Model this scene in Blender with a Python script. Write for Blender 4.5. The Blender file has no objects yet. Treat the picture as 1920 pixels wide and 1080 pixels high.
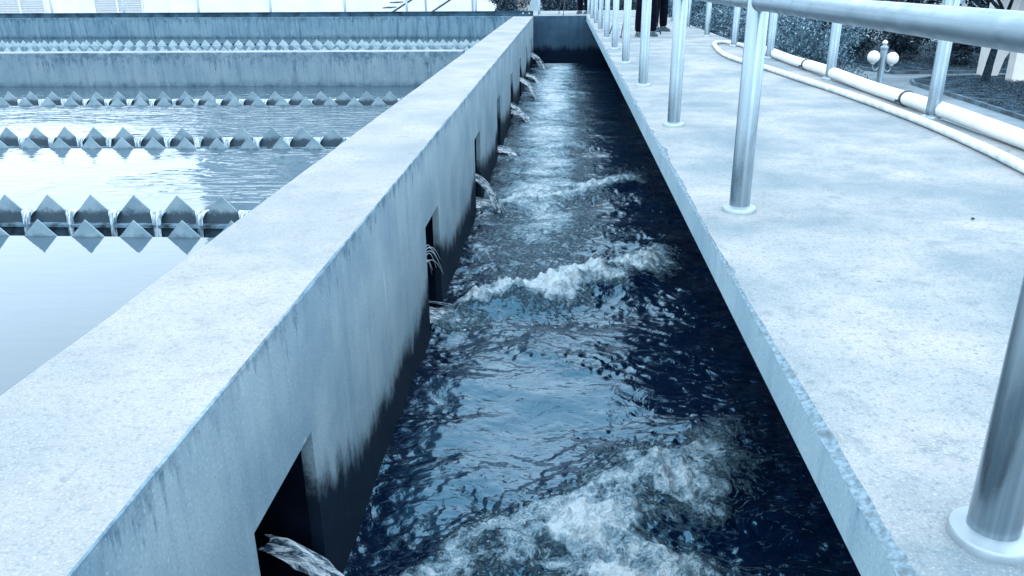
import bpy, bmesh, math, random
import numpy as np
from mathutils import Vector, Matrix, Euler

random.seed(7)
RNG = np.random.default_rng(11)
scene = bpy.context.scene
col = scene.collection
R = math.radians

# ------------------------------------------------------------------ camera
cam_d = bpy.data.cameras.new("camera")
cam = bpy.data.objects.new("camera", cam_d)
col.objects.link(cam)
cam_d.sensor_width = 36.0
cam_d.lens = 28.12
cam_d.clip_start = 0.05
cam_d.clip_end = 2000
cam.matrix_world = (Matrix.Translation((0, 0, 1.1)) @ Matrix.Rotation(R(3.75), 4, 'Z')
                    @ Matrix.Rotation(R(90 - 21.15), 4, 'X') @ Matrix.Rotation(-0.01, 4, 'Z'))
scene.camera = cam

# ------------------------------------------------------------------ world: pale overcast sky
SUN_EL, SUN_AZ = R(58), R(200)
world = bpy.data.worlds.new("World")
scene.world = world
world.use_nodes = True
wt = world.node_tree
wt.nodes.clear()
wo = wt.nodes.new('ShaderNodeOutputWorld')
wb = wt.nodes.new('ShaderNodeBackground')
sk = wt.nodes.new('ShaderNodeTexSky')
sk.sky_type = 'NISHITA'
sk.sun_disc = False
sk.sun_elevation = SUN_EL
sk.sun_rotation = SUN_AZ
sk.air_density = 1.0
sk.dust_density = 3.0
mx = wt.nodes.new('ShaderNodeMix')
mx.data_type = 'RGBA'
mx.inputs[0].default_value = 0.9          # cloud deck over the blue
mx.inputs[7].default_value = (26.0, 32.3, 37.6, 1)
wt.links.new(sk.outputs[0], mx.inputs[6])
wt.links.new(mx.outputs[2], wb.inputs[0])
wb.inputs[1].default_value = 0.10
wt.links.new(wb.outputs[0], wo.inputs[0])

sun_d = bpy.data.lights.new("sun", 'SUN')
sun_d.energy = 0.7
sun_d.angle = R(30)
sun_d.color = (1.0, 0.99, 0.97)
sun = bpy.data.objects.new("sun", sun_d)
sun.rotation_euler = (R(90) - SUN_EL, 0, R(180) - SUN_AZ)
col.objects.link(sun)

scene.view_settings.view_transform = 'Standard'
scene.view_settings.look = 'None'
scene.view_settings.exposure = 0.0
scene.view_settings.gamma = 1.0
scene.render.engine = 'CYCLES'
scene.cycles.max_bounces = 8
scene.cycles.transparent_max_bounces = 12


# ------------------------------------------------------------------ tagging and linking
def tag(o, label=None, cat=None, group=None, kind=None):
    if label: o["label"] = label
    if cat: o["category"] = cat
    if group: o["group"] = group
    if kind: o["kind"] = kind
    return o

def empty(name, loc=(0, 0, 0), rz=0.0):
    o = bpy.data.objects.new(name, None)
    col.objects.link(o)
    o.location = loc
    o.rotation_euler = (0, 0, rz)
    o.empty_display_size = 0.1
    return o

def link(name, me, mats, parent=None, smooth=False):
    if not isinstance(mats, (list, tuple)): mats = [mats]
    for m in mats: me.materials.append(m)
    if smooth: me.polygons.foreach_set('use_smooth', [True] * len(me.polygons))
    o = bpy.data.objects.new(name, me)
    col.objects.link(o)
    if parent: o.parent = parent
    return o

def copy_tree(o, parent=None):
    c = o.copy()
    col.objects.link(c)
    c.parent = parent
    for ch in list(o.children): copy_tree(ch, c)
    return c

class MB:
    """collects verts and faces"""
    def __init__(s): s.v, s.f, s.m = [], [], []
    def add(s, v, f, m=0):
        n = len(s.v); s.v += [tuple(p) for p in v]
        s.f += [tuple(i + n for i in q) for q in f]; s.m += [m] * len(f); return s
    def box(s, x0, x1, y0, y1, z0, z1, m=0):
        v = [(x, y, z) for z in (z0, z1) for y in (y0, y1) for x in (x0, x1)]
        return s.add(v, [(0, 2, 3, 1), (4, 5, 7, 6), (0, 1, 5, 4), (2, 6, 7, 3), (0, 4, 6, 2), (1, 3, 7, 5)], m)
    def prism(s, pts, z0, z1, m=0):
        n = len(pts)
        v = [(x, y, z0) for x, y in pts] + [(x, y, z1) for x, y in pts]
        f = [tuple(range(n))[::-1], tuple(range(n, 2 * n))] + [(i, (i + 1) % n, n + (i + 1) % n, n + i) for i in range(n)]
        return s.add(v, f, m)
    def lathe(s, prof, c=(0, 0, 0), n=24, m=0, axis='Z'):
        v, f = [], []
        for r, z in prof:
            for k in range(n):
                a = 2 * math.pi * k / n
                p = (r * math.cos(a), r * math.sin(a), z)
                if axis == 'X': p = (p[2], p[0], p[1])
                if axis == 'Y': p = (p[0], p[2], p[1])
                v.append((p[0] + c[0], p[1] + c[1], p[2] + c[2]))
        for i in range(len(prof) - 1):
            for k in range(n):
                f.append((i * n + k, i * n + (k + 1) % n, (i + 1) * n + (k + 1) % n, (i + 1) * n + k))
        f.append(tuple(range(n))[::-1]); f.append(tuple(range((len(prof) - 1) * n, len(prof) * n)))
        return s.add(v, f, m)
    def tube(s, pts, r, n=12, m=0, flat=1.0):
        pts = [Vector(p) for p in pts]
        rs = r if isinstance(r, (list, tuple)) else [r] * len(pts)
        v, f = [], []
        up = Vector((0, 0, 1))
        for i, p in enumerate(pts):
            t = (pts[min(i + 1, len(pts) - 1)] - pts[max(i - 1, 0)]).normalized()
            a = t.cross(up)
            if a.length < 1e-3: a = t.cross(Vector((0, 1, 0)))
            a.normalize(); b = a.cross(t).normalized()
            for k in range(n):
                q = 2 * math.pi * k / n
                v.append(p + a * math.cos(q) * rs[i] + b * math.sin(q) * rs[i] * flat)
        for i in range(len(pts) - 1):
            for k in range(n):
                f.append((i * n + k, i * n + (k + 1) % n, (i + 1) * n + (k + 1) % n, (i + 1) * n + k))
        f.append(tuple(range(n))[::-1]); f.append(tuple(range((len(pts) - 1) * n, len(pts) * n)))
        return s.add(v, f, m)
    def mesh(s, name, fix=True):
        me = bpy.data.meshes.new(name)
        me.from_pydata(s.v, [], s.f)
        me.polygons.foreach_set('material_index', s.m)
        if fix:
            bm = bmesh.new(); bm.from_mesh(me)
            bmesh.ops.recalc_face_normals(bm, faces=bm.faces)
            bm.to_mesh(me); bm.free()
        return me
    def build(s, name, mats, parent=None, smooth=False, bevel=0):
        o = link(name, s.mesh(name), mats, parent, False)
        if smooth:
            o.data.polygons.foreach_set('use_smooth', [True] * len(o.data.polygons))
            try: o.data.set_sharp_from_angle(angle=R(40))
            except Exception: pass
        if bevel:
            b = o.modifiers.new('bevel', 'BEVEL'); b.width = bevel; b.segments = 2; b.limit_method = 'ANGLE'
        return o

# ------------------------------------------------------------------ numpy noise
def vnoise(x, y, seed=0):
    xi = np.floor(x).astype(np.int64); yi = np.floor(y).astype(np.int64)
    xf = x - xi; yf = y - yi
    def h(a, b):
        n = (a * 374761393 + b * 668265263 + seed * 1442695041) & 0x7fffffff
        n = ((n ^ (n >> 13)) * 1274126177) & 0x7fffffff
        return ((n ^ (n >> 16)) & 0xffff) / 65535.0
    u = xf * xf * (3 - 2 * xf); w = yf * yf * (3 - 2 * yf)
    a = h(xi, yi); b = h(xi + 1, yi); c = h(xi, yi + 1); d = h(xi + 1, yi + 1)
    return (a * (1 - u) + b * u) * (1 - w) + (c * (1 - u) + d * u) * w

def fbm(x, y, o=4, seed=0):
    t = 0; a = 0.5
    for i in range(o):
        t = t + a * vnoise(x * 2 ** i + 17.3 * i, y * 2 ** i - 9.1 * i, seed + i); a *= 0.5
    return t / (1 - 0.5 ** o)

def n1(t, seed=0): return float(fbm(np.array([t]), np.array([seed * 3.7 + 0.5]), 4, seed)[0])

# ------------------------------------------------------------------ material helpers
class NT:
    def __init__(s, name):
        s.mat = bpy.data.materials.new(name); s.mat.use_nodes = True
        s.t = s.mat.node_tree; s.t.nodes.clear()
        s.out = s.t.nodes.new('ShaderNodeOutputMaterial')
        s.b = s.t.nodes.new('ShaderNodeBsdfPrincipled')
        s.t.links.new(s.b.outputs[0], s.out.inputs[0])
        s.geo = None
    def set(s, sock, val):
        if hasattr(val, 'links') or isinstance(val, bpy.types.NodeSocket): s.t.links.new(val, sock)
        elif isinstance(val, (tuple, list)) and len(val) == 3 and sock.type == 'RGBA': sock.default_value = (*val, 1)
        else: sock.default_value = val
    def bs(s, **k):
        names = dict(color='Base Color', rough='Roughness', metal='Metallic', ior='IOR', trans='Transmission Weight',
                     spec='Specular IOR Level', normal='Normal', alpha='Alpha', coat='Coat Weight', coatr='Coat Roughness')
        for a, v in k.items(): s.set(s.b.inputs[names[a]], v)
        return s
    def pos(s):
        if not s.geo: s.geo = s.t.nodes.new('ShaderNodeNewGeometry')
        return s.geo.outputs['Position']
    def objpos(s):
        return s.t.nodes.new('ShaderNodeTexCoord').outputs['Object']
    def scale(s, v, sc, rot=None):
        n = s.t.nodes.new('ShaderNodeMapping'); s.set(n.inputs[0], v); n.inputs[3].default_value = sc
        if rot: n.inputs[2].default_value = rot
        return n.outputs[0]
    def noise(s, v, sc, det=4, rough=.55, dist=0, out=0):
        n = s.t.nodes.new('ShaderNodeTexNoise'); s.set(n.inputs['Vector'], v)
        n.inputs['Scale'].default_value = sc; n.inputs['Detail'].default_value = det
        n.inputs['Roughness'].default_value = rough; n.inputs['Distortion'].default_value = dist
        return n.outputs[out]
    def vor(s, v, sc, feat='F1', rnd=1):
        n = s.t.nodes.new('ShaderNodeTexVoronoi'); s.set(n.inputs['Vector'], v); n.feature = feat
        n.inputs['Scale'].default_value = sc; n.inputs['Randomness'].default_value = rnd
        return n.outputs[0]
    def math(s, op, a, b=0.0, c=0.0, clamp=False):
        n = s.t.nodes.new('ShaderNodeMath'); n.operation = op; n.use_clamp = clamp
        s.set(n.inputs[0], a); s.set(n.inputs[1], b); s.set(n.inputs[2], c)
        return n.outputs[0]
    def ramp(s, v, a, b, c=0.0, d=1.0):
        n = s.t.nodes.new('ShaderNodeMapRange'); n.interpolation_type = 'SMOOTHSTEP'
        s.set(n.inputs[0], v); s.set(n.inputs[1], a); s.set(n.inputs[2], b); s.set(n.inputs[3], c); s.set(n.inputs[4], d)
        return n.outputs[0]
    def mix(s, f, a, b, mode='MIX'):
        n = s.t.nodes.new('ShaderNodeMix'); n.data_type = 'RGBA'; n.blend_type = mode
        s.set(n.inputs[0], f); s.set(n.inputs[6], a); s.set(n.inputs[7], b)
        return n.outputs[2]
    def xyz(s, v):
        n = s.t.nodes.new('ShaderNodeSeparateXYZ'); s.set(n.inputs[0], v); return n.outputs
    def bump(s, h, st=.5, d=.01, normal=None):
        n = s.t.nodes.new('ShaderNodeBump'); n.inputs['Strength'].default_value = st
        n.inputs['Distance'].default_value = d; s.set(n.inputs['Height'], h)
        if normal is not None: s.set(n.inputs['Normal'], normal)
        return n.outputs[0]
    def attr(s, name):
        n = s.t.nodes.new('ShaderNodeAttribute'); n.attribute_name = name; return n.outputs['Fac']
    def island(s):
        n = s.t.nodes.new('ShaderNodeNewGeometry'); return n.outputs['Random Per Island']

def plain(name, color, rough=.6, metal=0, var=.12, sc=6, bump=0, spec=.5):
    m = NT(name); p = m.objpos()
    n = m.noise(p, sc, 5)
    dark = tuple(c * (1 - var * 2) for c in color); lite = tuple(min(1, c * (1 + var)) for c in color)
    m.bs(color=m.mix(m.ramp(n, .3, .7), dark, lite), rough=rough, metal=metal, spec=spec)
    if bump: m.bs(normal=m.bump(m.noise(p, sc * 6, 4), bump, .004))
    return m.mat

# concrete tops (paler and less blue than the faces, light put in the colour)
def concrete_top(name, c0, c1, pit=1.0):
    m = NT(name); p = m.pos()
    big = m.noise(p, 1.3, 5, .6)
    mid = m.noise(m.scale(p, (1, 1, 1)), 7, 7, .7)
    fine = m.noise(p, 120, 5, .75)
    c = m.mix(m.ramp(big, .32, .68), c0, c1)
    c = m.mix(m.math('MULTIPLY', m.ramp(mid, .5, .72), .55), c, tuple(q * .72 for q in c0))
    c = m.mix(m.math('MULTIPLY', m.ramp(fine, .5, .66), .38), c, tuple(q * w for q, w in zip(c0, (.5, .62, .72))))
    c = m.mix(m.math('MULTIPLY', m.ramp(m.noise(p, 38, 7, .8), .52, .6), .55), c, tuple(q * w for q, w in zip(c0, (.58, .7, .78))))
    c = m.mix(m.math('MULTIPLY', m.ramp(fine, .45, .34), .5), c, (.55, .53, .5))
    c = m.mix(m.math('MULTIPLY', m.ramp(m.noise(p, .75, 7, .68, .4), .5, .62), .42), c, tuple(q * w for q, w in zip(c0, (.72, .82, .88))))
    # small pits and chips
    v = m.vor(m.scale(p, (1, 1.6, 1)), 5.5)
    gate = m.ramp(m.noise(p, 2.1, 2), .52, .6)
    pits = m.math('MULTIPLY', m.ramp(m.math('ADD', v, m.math('MULTIPLY', mid, .12)), .13, .09), gate)
    c = m.mix(m.math('MULTIPLY', pits, .75 * pit), c, (.07, .1, .13))
    h = m.math('ADD', m.math('MULTIPLY', fine, .6), m.math('MULTIPLY', mid, .8))
    h = m.math('SUBTRACT', h, m.math('MULTIPLY', pits, .8))
    m.bs(color=c, rough=.92, spec=.2, normal=m.bump(h, .6, .004))
    return m.mat

# concrete faces, shade-blue base colour: streaked, lip-stained, wetted and algae-dark at the water
def concrete_face(name, c0, c1, axis='Y', wet_shade=None, streak=.5, lip=.16, openings=False, jagk=.62, wetcol=(.001, .005, .016)):
    m = NT(name); p = m.pos(); X, Y, Z = m.xyz(p)[:3] if False else (m.xyz(p)[0], m.xyz(p)[1], m.xyz(p)[2])
    st = m.noise(m.scale(p, (5, 5, .45)), 1.6, 5, .6)
    st2 = m.noise(m.scale(p, (14, 14, .7)), 1.5, 4, .6)
    big = m.noise(p, 1.7, 5, .6)
    fine = m.noise(p, 95, 3, .7)
    c = m.mix(m.ramp(big, .3, .7), c0, c1)
    dk = tuple(q * w for q, w in zip(c0, (.38, .52, .64)))
    c = m.mix(m.math('MULTIPLY', m.ramp(st, .5, .72), streak), c, dk)
    c = m.mix(m.math('MULTIPLY', m.ramp(st2, .5, .7), streak * .55), c, dk)
    # dark drips under the lip
    along = Y if axis == 'Y' else X
    comb = m.t.nodes.new('ShaderNodeCombineXYZ'); m.set(comb.inputs[0], along)
    drip = m.noise(comb.outputs[0], 9.0, 5, .75)
    drip_l = m.noise(comb.outputs[0], 1.1, 3, .6)
    depth = m.math('MULTIPLY', m.math('MULTIPLY', m.ramp(drip, .42, .72), m.ramp(drip_l, .3, .6, .25, 1.0)), lip * 1.5)
    depth = m.math('ADD', depth, lip * .22)
    lm = m.ramp(m.math('ADD', Z, depth), 0.0, .05)
    lm = m.math('MULTIPLY', lm, m.ramp(m.noise(p, 12, 5, .7), .3, .6))
    lm = m.math('MULTIPLY', lm, m.ramp(m.noise(p, 3.3, 6, .7), .38, .58, .1, 1))
    c = m.mix(m.math('MULTIPLY', lm, .8), c, tuple(q * w for q, w in zip(c0, (.2, .35, .46))))
    # fine grit
    c = m.mix(m.math('MULTIPLY', m.ramp(fine, .52, .7), .35), c, dk)
    c = m.mix(m.math('MULTIPLY', m.ramp(fine, .42, .3), .4), c, tuple(min(.6, q * 1.6) for q in c1))
    # lime runs
    run = m.math('MULTIPLY', m.ramp(m.noise(m.scale(p, (2.2, 2.2, .5)), 3.2, 3, .5, 1.2), .66, .72), .4)
    c = m.mix(run, c, tuple(min(.7, q * 1.5) for q in c1))
    r = .85
    if wet_shade is not None:
        s = wet_shade
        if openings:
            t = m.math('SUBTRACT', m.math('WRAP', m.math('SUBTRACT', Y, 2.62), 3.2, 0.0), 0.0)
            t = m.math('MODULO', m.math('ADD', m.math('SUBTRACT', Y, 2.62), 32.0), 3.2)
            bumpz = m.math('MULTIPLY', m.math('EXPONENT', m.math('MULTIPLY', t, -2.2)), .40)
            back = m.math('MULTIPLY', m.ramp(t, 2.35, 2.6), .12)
            s = m.math('ADD', m.math('ADD', bumpz, back), wet_shade)
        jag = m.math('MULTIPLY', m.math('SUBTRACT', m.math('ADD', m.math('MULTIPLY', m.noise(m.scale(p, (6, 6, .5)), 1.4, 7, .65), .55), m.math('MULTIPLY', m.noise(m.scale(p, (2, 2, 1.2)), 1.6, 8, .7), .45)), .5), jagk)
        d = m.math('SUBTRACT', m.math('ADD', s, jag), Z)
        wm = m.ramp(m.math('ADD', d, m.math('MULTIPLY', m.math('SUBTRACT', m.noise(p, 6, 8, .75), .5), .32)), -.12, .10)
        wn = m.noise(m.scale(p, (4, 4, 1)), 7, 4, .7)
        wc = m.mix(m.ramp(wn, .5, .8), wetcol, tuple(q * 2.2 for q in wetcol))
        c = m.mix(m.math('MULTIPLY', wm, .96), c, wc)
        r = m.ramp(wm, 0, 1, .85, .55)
    h = m.math('ADD', m.math('MULTIPLY', fine, .7), m.math('MULTIPLY', m.noise(p, 16, 5, .7), .6))
    m.bs(color=c, rough=r, spec=(m.ramp(wm, 0, 1, .25, .02) if wet_shade is not None else .25), normal=m.bump(h, .5, .004))
    return m.mat

M = {}
M['top'] = concrete_top('weathered concrete top', (.235, .252, .262), (.315, .312, .308))
M['deck'] = concrete_top('worn walkway concrete', (.165, .208, .235), (.325, .325, .325), 1.0)
M['face'] = concrete_face('stained shade-blue channel wall concrete', (.155, .245, .31), (.25, .34, .39), 'Y', wet_shade=-1.10, jagk=.62, openings=True, streak=.24)  # bluer than the tops: shade on upright faces painted into the colour
M['lip'] = concrete_face('slab edge concrete', (.175, .27, .33), (.24, .335, .385), 'Y', streak=.35, lip=.05)
M['face_x'] = concrete_face('basin wall concrete', (.125, .195, .24), (.165, .235, .28), 'X', wet_shade=-.545, jagk=.12, streak=.6, lip=.42, wetcol=(.02, .05, .09))
M['face_far'] = concrete_face('far basin wall concrete', (.10, .18, .235), (.14, .225, .28), 'X', wet_shade=-.64, jagk=.12, streak=.95, lip=.3, wetcol=(.02, .05, .09))
M['face_end'] = concrete_face('dark channel end wall concrete', (.02, .055, .095), (.035, .08, .125), 'X', wet_shade=-.95, streak=.8, lip=.12, wetcol=(.003, .008, .02))  # end wall concrete, much darker than the other faces
M['wet_shade'] = plain('shade-darkened concrete', (.0015, .004, .011), .5, var=.3, spec=.08)  # near-black: shade in the outlets and under the slab painted as colour
M['rubble'] = plain('broken concrete edge', (.14, .205, .25), .95, var=.22, sc=60, bump=.15)
M['outer'] = plain('rendered tank side', (.22, .26, .29), .9, var=.2, sc=2)

def steel(name, col_, rough=.32, metal=1.0, bs=(34, 34, .25)):
    m = NT(name); p = m.objpos()
    n = m.noise(m.scale(p, (1, 1, .25)), 14, 4, .6)
    n2 = m.noise(p, 3, 4)
    c = m.mix(m.ramp(n2, .3, .7), tuple(q * .82 for q in col_), col_)
    refl_band = m.noise(m.scale(p, bs), 1, 3, .6)
    c = m.mix(m.ramp(refl_band, .4, .62), tuple(q * .66 for q in col_), c)  # light and dark reflections of the surroundings painted as colour bands
    m.bs(color=c, metal=metal, rough=m.ramp(n, .3, .7, rough * .75, rough * 1.3), normal=m.bump(m.noise(p, 160, 2), .05, .001))
    return m.mat
M['steel'] = steel('brushed stainless steel', (.31, .41, .48), .45, .75)
M['post'] = steel('satin stainless post steel', (.37, .47, .54), .30, .95)
M['rail'] = steel('brushed handrail steel', (.31, .41, .48), .4, .75, (30, .2, 30))
M['flange'] = steel('satin steel flange', (.36, .43, .48),   .4, .6, (1, 1, 1))
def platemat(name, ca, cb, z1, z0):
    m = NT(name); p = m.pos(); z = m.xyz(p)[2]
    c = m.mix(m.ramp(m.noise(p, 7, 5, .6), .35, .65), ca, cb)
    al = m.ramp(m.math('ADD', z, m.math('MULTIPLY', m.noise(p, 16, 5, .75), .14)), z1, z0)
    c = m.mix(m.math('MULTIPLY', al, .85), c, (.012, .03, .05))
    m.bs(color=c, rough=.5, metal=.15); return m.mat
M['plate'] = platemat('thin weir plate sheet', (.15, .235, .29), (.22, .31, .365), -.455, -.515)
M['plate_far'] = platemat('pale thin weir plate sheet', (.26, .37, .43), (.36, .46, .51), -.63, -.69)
M['trough'] = plain('slimy trough metal', (.02, .045, .07), .45, var=.4, sc=12)
M['ledge'] = plain('trough ledge metal', (.11, .19, .25), .35, var=.4, sc=12)
M['beam'] = plain('dark painted steel beam', (.03, .075, .115), .5, var=.3, sc=3, spec=.08)
M['bolt'] = plain('pale zinc bolt', (.6, .64, .66), .4)
M['pvc'] = plain('white plastic pipe', (.62, .62, .62), .42, var=.05, sc=3)
M['hose'] = plain('pale canvas hose', (.5, .54, .57), .7, var=.12, sc=9, bump=.2)
M['clamp'] = plain('dark clamp steel', (.02, .035, .05), .5)
M['white'] = plain('white rendered wall', (.66, .66, .66), .85, var=.04, sc=1.2)
M['louvre'] = plain('white louvre paint', (.40, .43, .46), .6, var=.05)
M['greywall'] = plain('blue grey rendered wall', (.30, .40, .46), .9, var=.12, sc=.4)
M['paleblue'] = plain('pale blue rendered wall', (.10, .16, .2), .9, var=.15, sc=.6)
M['glass'] = plain('window glass', (.18, .26, .31), .08, var=.2)
M['ground'] = plain('pale paved ground', (.12, .165, .195), .95, var=.2, sc=.5, bump=.3, spec=.08)
M['paving'] = plain('pale concrete paving', (.17, .215, .25), .95, var=.15, sc=.6, bump=.3, spec=.08)
M['kerb'] = plain('grey kerb stone', (.07, .115, .15), .9, var=.3, sc=2)
M['soil'] = plain('dark planted soil', (.028, .055, .08), .95, var=.5, sc=1.6, bump=.5, spec=.08)
M['bark'] = plain('dark tree bark', (.014, .028, .042), .95, var=.4, sc=8, bump=.6, spec=.08)
M['globe'] = plain('opal lamp globe', (.68, .68, .68), .3, var=.03)
M['trouser'] = plain('black cotton trousers', (.0012, .0025, .009), .9, var=.3, sc=14, bump=.3, spec=.08)
M['jacket'] = plain('dark jacket cloth', (.008, .016, .03), .9, var=.2, sc=12, spec=.08)
M['skin'] = plain('skin', (.32, .27, .26), .55, var=.06)
M['hair'] = plain('black hair', (.006, .008, .012), .6)
M['shoe'] = plain('dark grey shoe fabric', (.03, .065, .09), .8, var=.35, sc=25)
M['sole'] = plain('shoe sole rubber', (.05, .09, .12), .8)
M['tripod'] = plain('dark tripod aluminium', (.018, .03, .05), .4, var=.2)
M['weed'] = plain('bleached dry weed', (.36, .44, .5), .7)

def leafmat(name, a, b, lite):
    m = NT(name); r = m.island()
    c = m.mix(m.ramp(r, .0, .8), a, b)
    c = m.mix(m.ramp(r, .86, .97), c, lite)
    m.bs(color=c, rough=.5, spec=.28)
    return m.mat
M['leaf_dark'] = leafmat('dark evergreen leaves', (.006, .02, .036), (.02, .05, .078), (.07, .13, .17))
M['leaf_mid'] = leafmat('glossy shrub leaves', (.03, .075, .115), (.08, .16, .215), (.26, .36, .42))
M['leaf_far'] = leafmat('dusky tree leaves', (.012, .034, .056), (.032, .07, .1), (.1, .165, .2))

# ------------------------------------------------------------------ structure: ground
g = MB(); g.add([(-400, -200, -3.9), (400, -200, -3.9), (400, 700, -3.9), (-400, 700, -3.9)], [(0, 1, 2, 3)])
tag(g.build('ground', M['ground']), kind='structure')
# paved lane between the planting beds
pv = MB(); pv.add([(12, 20, -3.896), (60, 20, -3.896), (60, 80, -3.896), (12, 80, -3.896)], [(0, 1, 2, 3)])
tag(pv.build('path', M['paving']), kind='structure')

OPEN = [2.36, 5.73, 9.05, 12.15, 15.3, 18.4, 21.5, 24.4]
OW = .31           # half width of an outlet
WL = -1.42         # channel water level
FX = -0.97         # channel wall face
def far_y(x): return 26.25 - .075 * min(x, 0)

def ygrid(y0, y1, k=.012):
    ys = [y0]; 
    while ys[-1] < y1:
        ys.append(ys[-1] + max(.014, k * max(ys[-1], 1.2)))
    ys[-1] = y1
    return ys

# ------------------------------------------------------------------ left channel wall
w = MB()
ys = ygrid(-3, 26.24)
rows = []
for i, y in enumerate(ys):
    a = .004 + .005 * max(0, n1(y * 3.1, 3) - .42) * 3; c = .004 + .010 * max(0, n1(y * 4.7, 5) - .45) * 3
    a2 = .004 + .006 * max(0, n1(y * 3.9, 8) - .42) * 3
    wob = .003 * (n1(y * 1.3, 9) - .5)
    rows.append([(-1.6, y, -.55), (-1.6, y, -a2), (-1.6 + a2 + wob, y, 0), (FX - a + wob, y, 0), (FX, y, -c), (FX, y, -.55)])
n = len(rows[0]); v = [p for r_ in rows for p in r_]; f = []; fm = []
for i in range(len(rows) - 1):
    for k in range(n):
        k2 = (k + 1) % n
        f.append((i * n + k, (i + 1) * n + k, (i + 1) * n + k2, i * n + k2))
        fm.append(1 if k == 2 else 0)
f.append(tuple(range(n))); fm.append(0); f.append(tuple(range((len(rows) - 1) * n, len(rows) * n))[::-1]); fm.append(0)
w.v, w.f, w.m = v, f, fm
edges = [-3.0]
for yo in OPEN: edges += [yo - OW, yo + OW]
edges.append(26.24)
for i in range(0, len(edges), 2):
    w.box(-1.6, FX, edges[i], edges[i + 1], -2.4, -.5501, 0)
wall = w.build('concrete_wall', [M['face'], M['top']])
tag(wall, 'long pale concrete channel wall pierced by a row of tall dark outlets', 'wall')
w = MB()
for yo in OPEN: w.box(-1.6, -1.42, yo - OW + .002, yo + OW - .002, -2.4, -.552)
o = w.build('outlet_shade_backing', M['wet_shade'], wall)  # panel closing each outlet, darkness of the recess put in its colour
lin = MB()      # near-black lining inside each outlet, painting its shade
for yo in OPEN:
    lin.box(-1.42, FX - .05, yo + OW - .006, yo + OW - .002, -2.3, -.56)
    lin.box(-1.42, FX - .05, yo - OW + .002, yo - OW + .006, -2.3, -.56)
lin.build('outlet_shade_lining', M['wet_shade'], wall)

# middle wall and far walls across the basin
def cross_wall(x0, x1, yf0, yf1, th0, th1, z0, m_face, name):
    """wall along x; front y at x0 / x1"""
    b = MB(); xs = np.arange(x0, x1 + .001, .06); rows = []
    for x in xs:
        t = (x - x0) / (x1 - x0); yf = yf0 + (yf1 - yf0) * t; yb = yf + th0
        c = .006 + .02 * max(0, n1(x * 2.7, 12) - .45) * 2
        rows.append([(x, yf, z0), (x, yf, -c), (x, yf + c, 0), (x, yb, 0), (x, yb, z0)])
    n = 5
    for i in range(len(rows) - 1):
        for k in range(n):
            k2 = (k + 1) % n
            b.f.append((i * n + k, (i + 1) * n + k, (i + 1) * n + k2, i * n + k2)); b.m.append(1 if k == 2 else 0)
    b.v = [p for r_ in rows for p in r_]
    b.f.append(tuple(range(n))); b.m.append(0); b.f.append(tuple(range((len(rows) - 1) * n, len(rows) * n))[::-1]); b.m.append(0)
    return b.build(name, [m_face, M['top']])
midw = cross_wall(-25, -1.601, 13.5, 13.5, .34, 0, -2.4, M['face_x'], 'concrete_wall')
tag(midw, 'pale concrete cross wall dividing the settling basin, with bright top edge', 'wall')
farw = cross_wall(-25, -1.601, far_y(-25), far_y(-1.6), .3, 0, -2.4, M['face_far'], 'concrete_wall')
tag(farw, 'streaky far concrete basin wall under the dark steel beam', 'wall')
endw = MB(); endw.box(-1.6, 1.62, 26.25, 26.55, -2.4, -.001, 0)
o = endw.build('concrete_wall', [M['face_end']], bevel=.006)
tag(o, 'dark concrete wall closing the far end of the channel', 'wall')
# far walkway
fw = MB(); fw.prism([(-25, far_y(-25) + .3), (-1.6, far_y(-1.6) + .3), (-1.6, 26.55), (1.62, 26.55), (3.08, 26.55), (3.08, 30.7), (-25, 30.7)], -.2, -.004)
tag(fw.build('path', M['deck']), kind='structure')
# outer tank sides
ot = MB(); ot.box(-25.3, -25.001, -3, 30.7, -3.9, .0); ot.box(-25, 1.19, 30.4, 30.7, -3.9, -.21)
tag(ot.build('tank_wall', M['outer']), 'plain rendered outer wall of the basin beyond the far walkway', 'wall')

# ------------------------------------------------------------------ deck slab with chipped edge
EX = .672
s = MB(); ys = ygrid(-3, 30.7, .008); rows = []
for y in ys:
    e1 = n1(y * 2.3, 21); e2 = n1(y * 9.0, 22); e3 = n1(y * 31, 23)
    chip = max(0, n1(y * 4.2, 24) - .54)
    rag = .006 + max(0, (e1 - .35)) * .03 + (e2 - .5) * .008 + (e3 - .5) * .006 + chip * .12 + .018 * max(0, min(1, (3.2 - y) / 1.6))
    rag = max(.004, rag)
    dz = max(.004, .004 + .008 * e2 + chip * .07 + .01 * max(0, e1 - .4) + (e3 - .5) * .012)
    mid_x = EX + rag * (.35 + .5 * e3); mid_z = -dz * (.4 + .5 * e2)
    rows.append([(EX, y, -.14), (EX, y, -dz), (mid_x, y, mid_z), (EX + rag, y, 0), (3.08, y, 0), (3.08, y, -.14)])
n = 6
for i in range(len(rows) - 1):
    for k in range(n):
        k2 = (k + 1) % n
        s.f.append((i * n + k, (i + 1) * n + k, (i + 1) * n + k2, i * n + k2)); s.m.append({1: 2, 2: 2, 3: 1}.get(k, 0))
s.v = [p for r_ in rows for p in r_]
s.f.append(tuple(range(n))); s.m.append(0); s.f.append(tuple(range((len(rows) - 1) * n, len(rows) * n))[::-1]); s.m.append(0)
o = s.build('walkway', [M['lip'], M['deck'], M['rubble']])
tag(o, kind='structure')
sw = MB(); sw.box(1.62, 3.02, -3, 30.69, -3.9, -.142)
tag(sw.build('tank_wall', M['wet_shade']), 'shade-black wall under the walkway slab beside the channel', 'wall')  # near-black colour stands in for the shade below the slab

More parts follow.
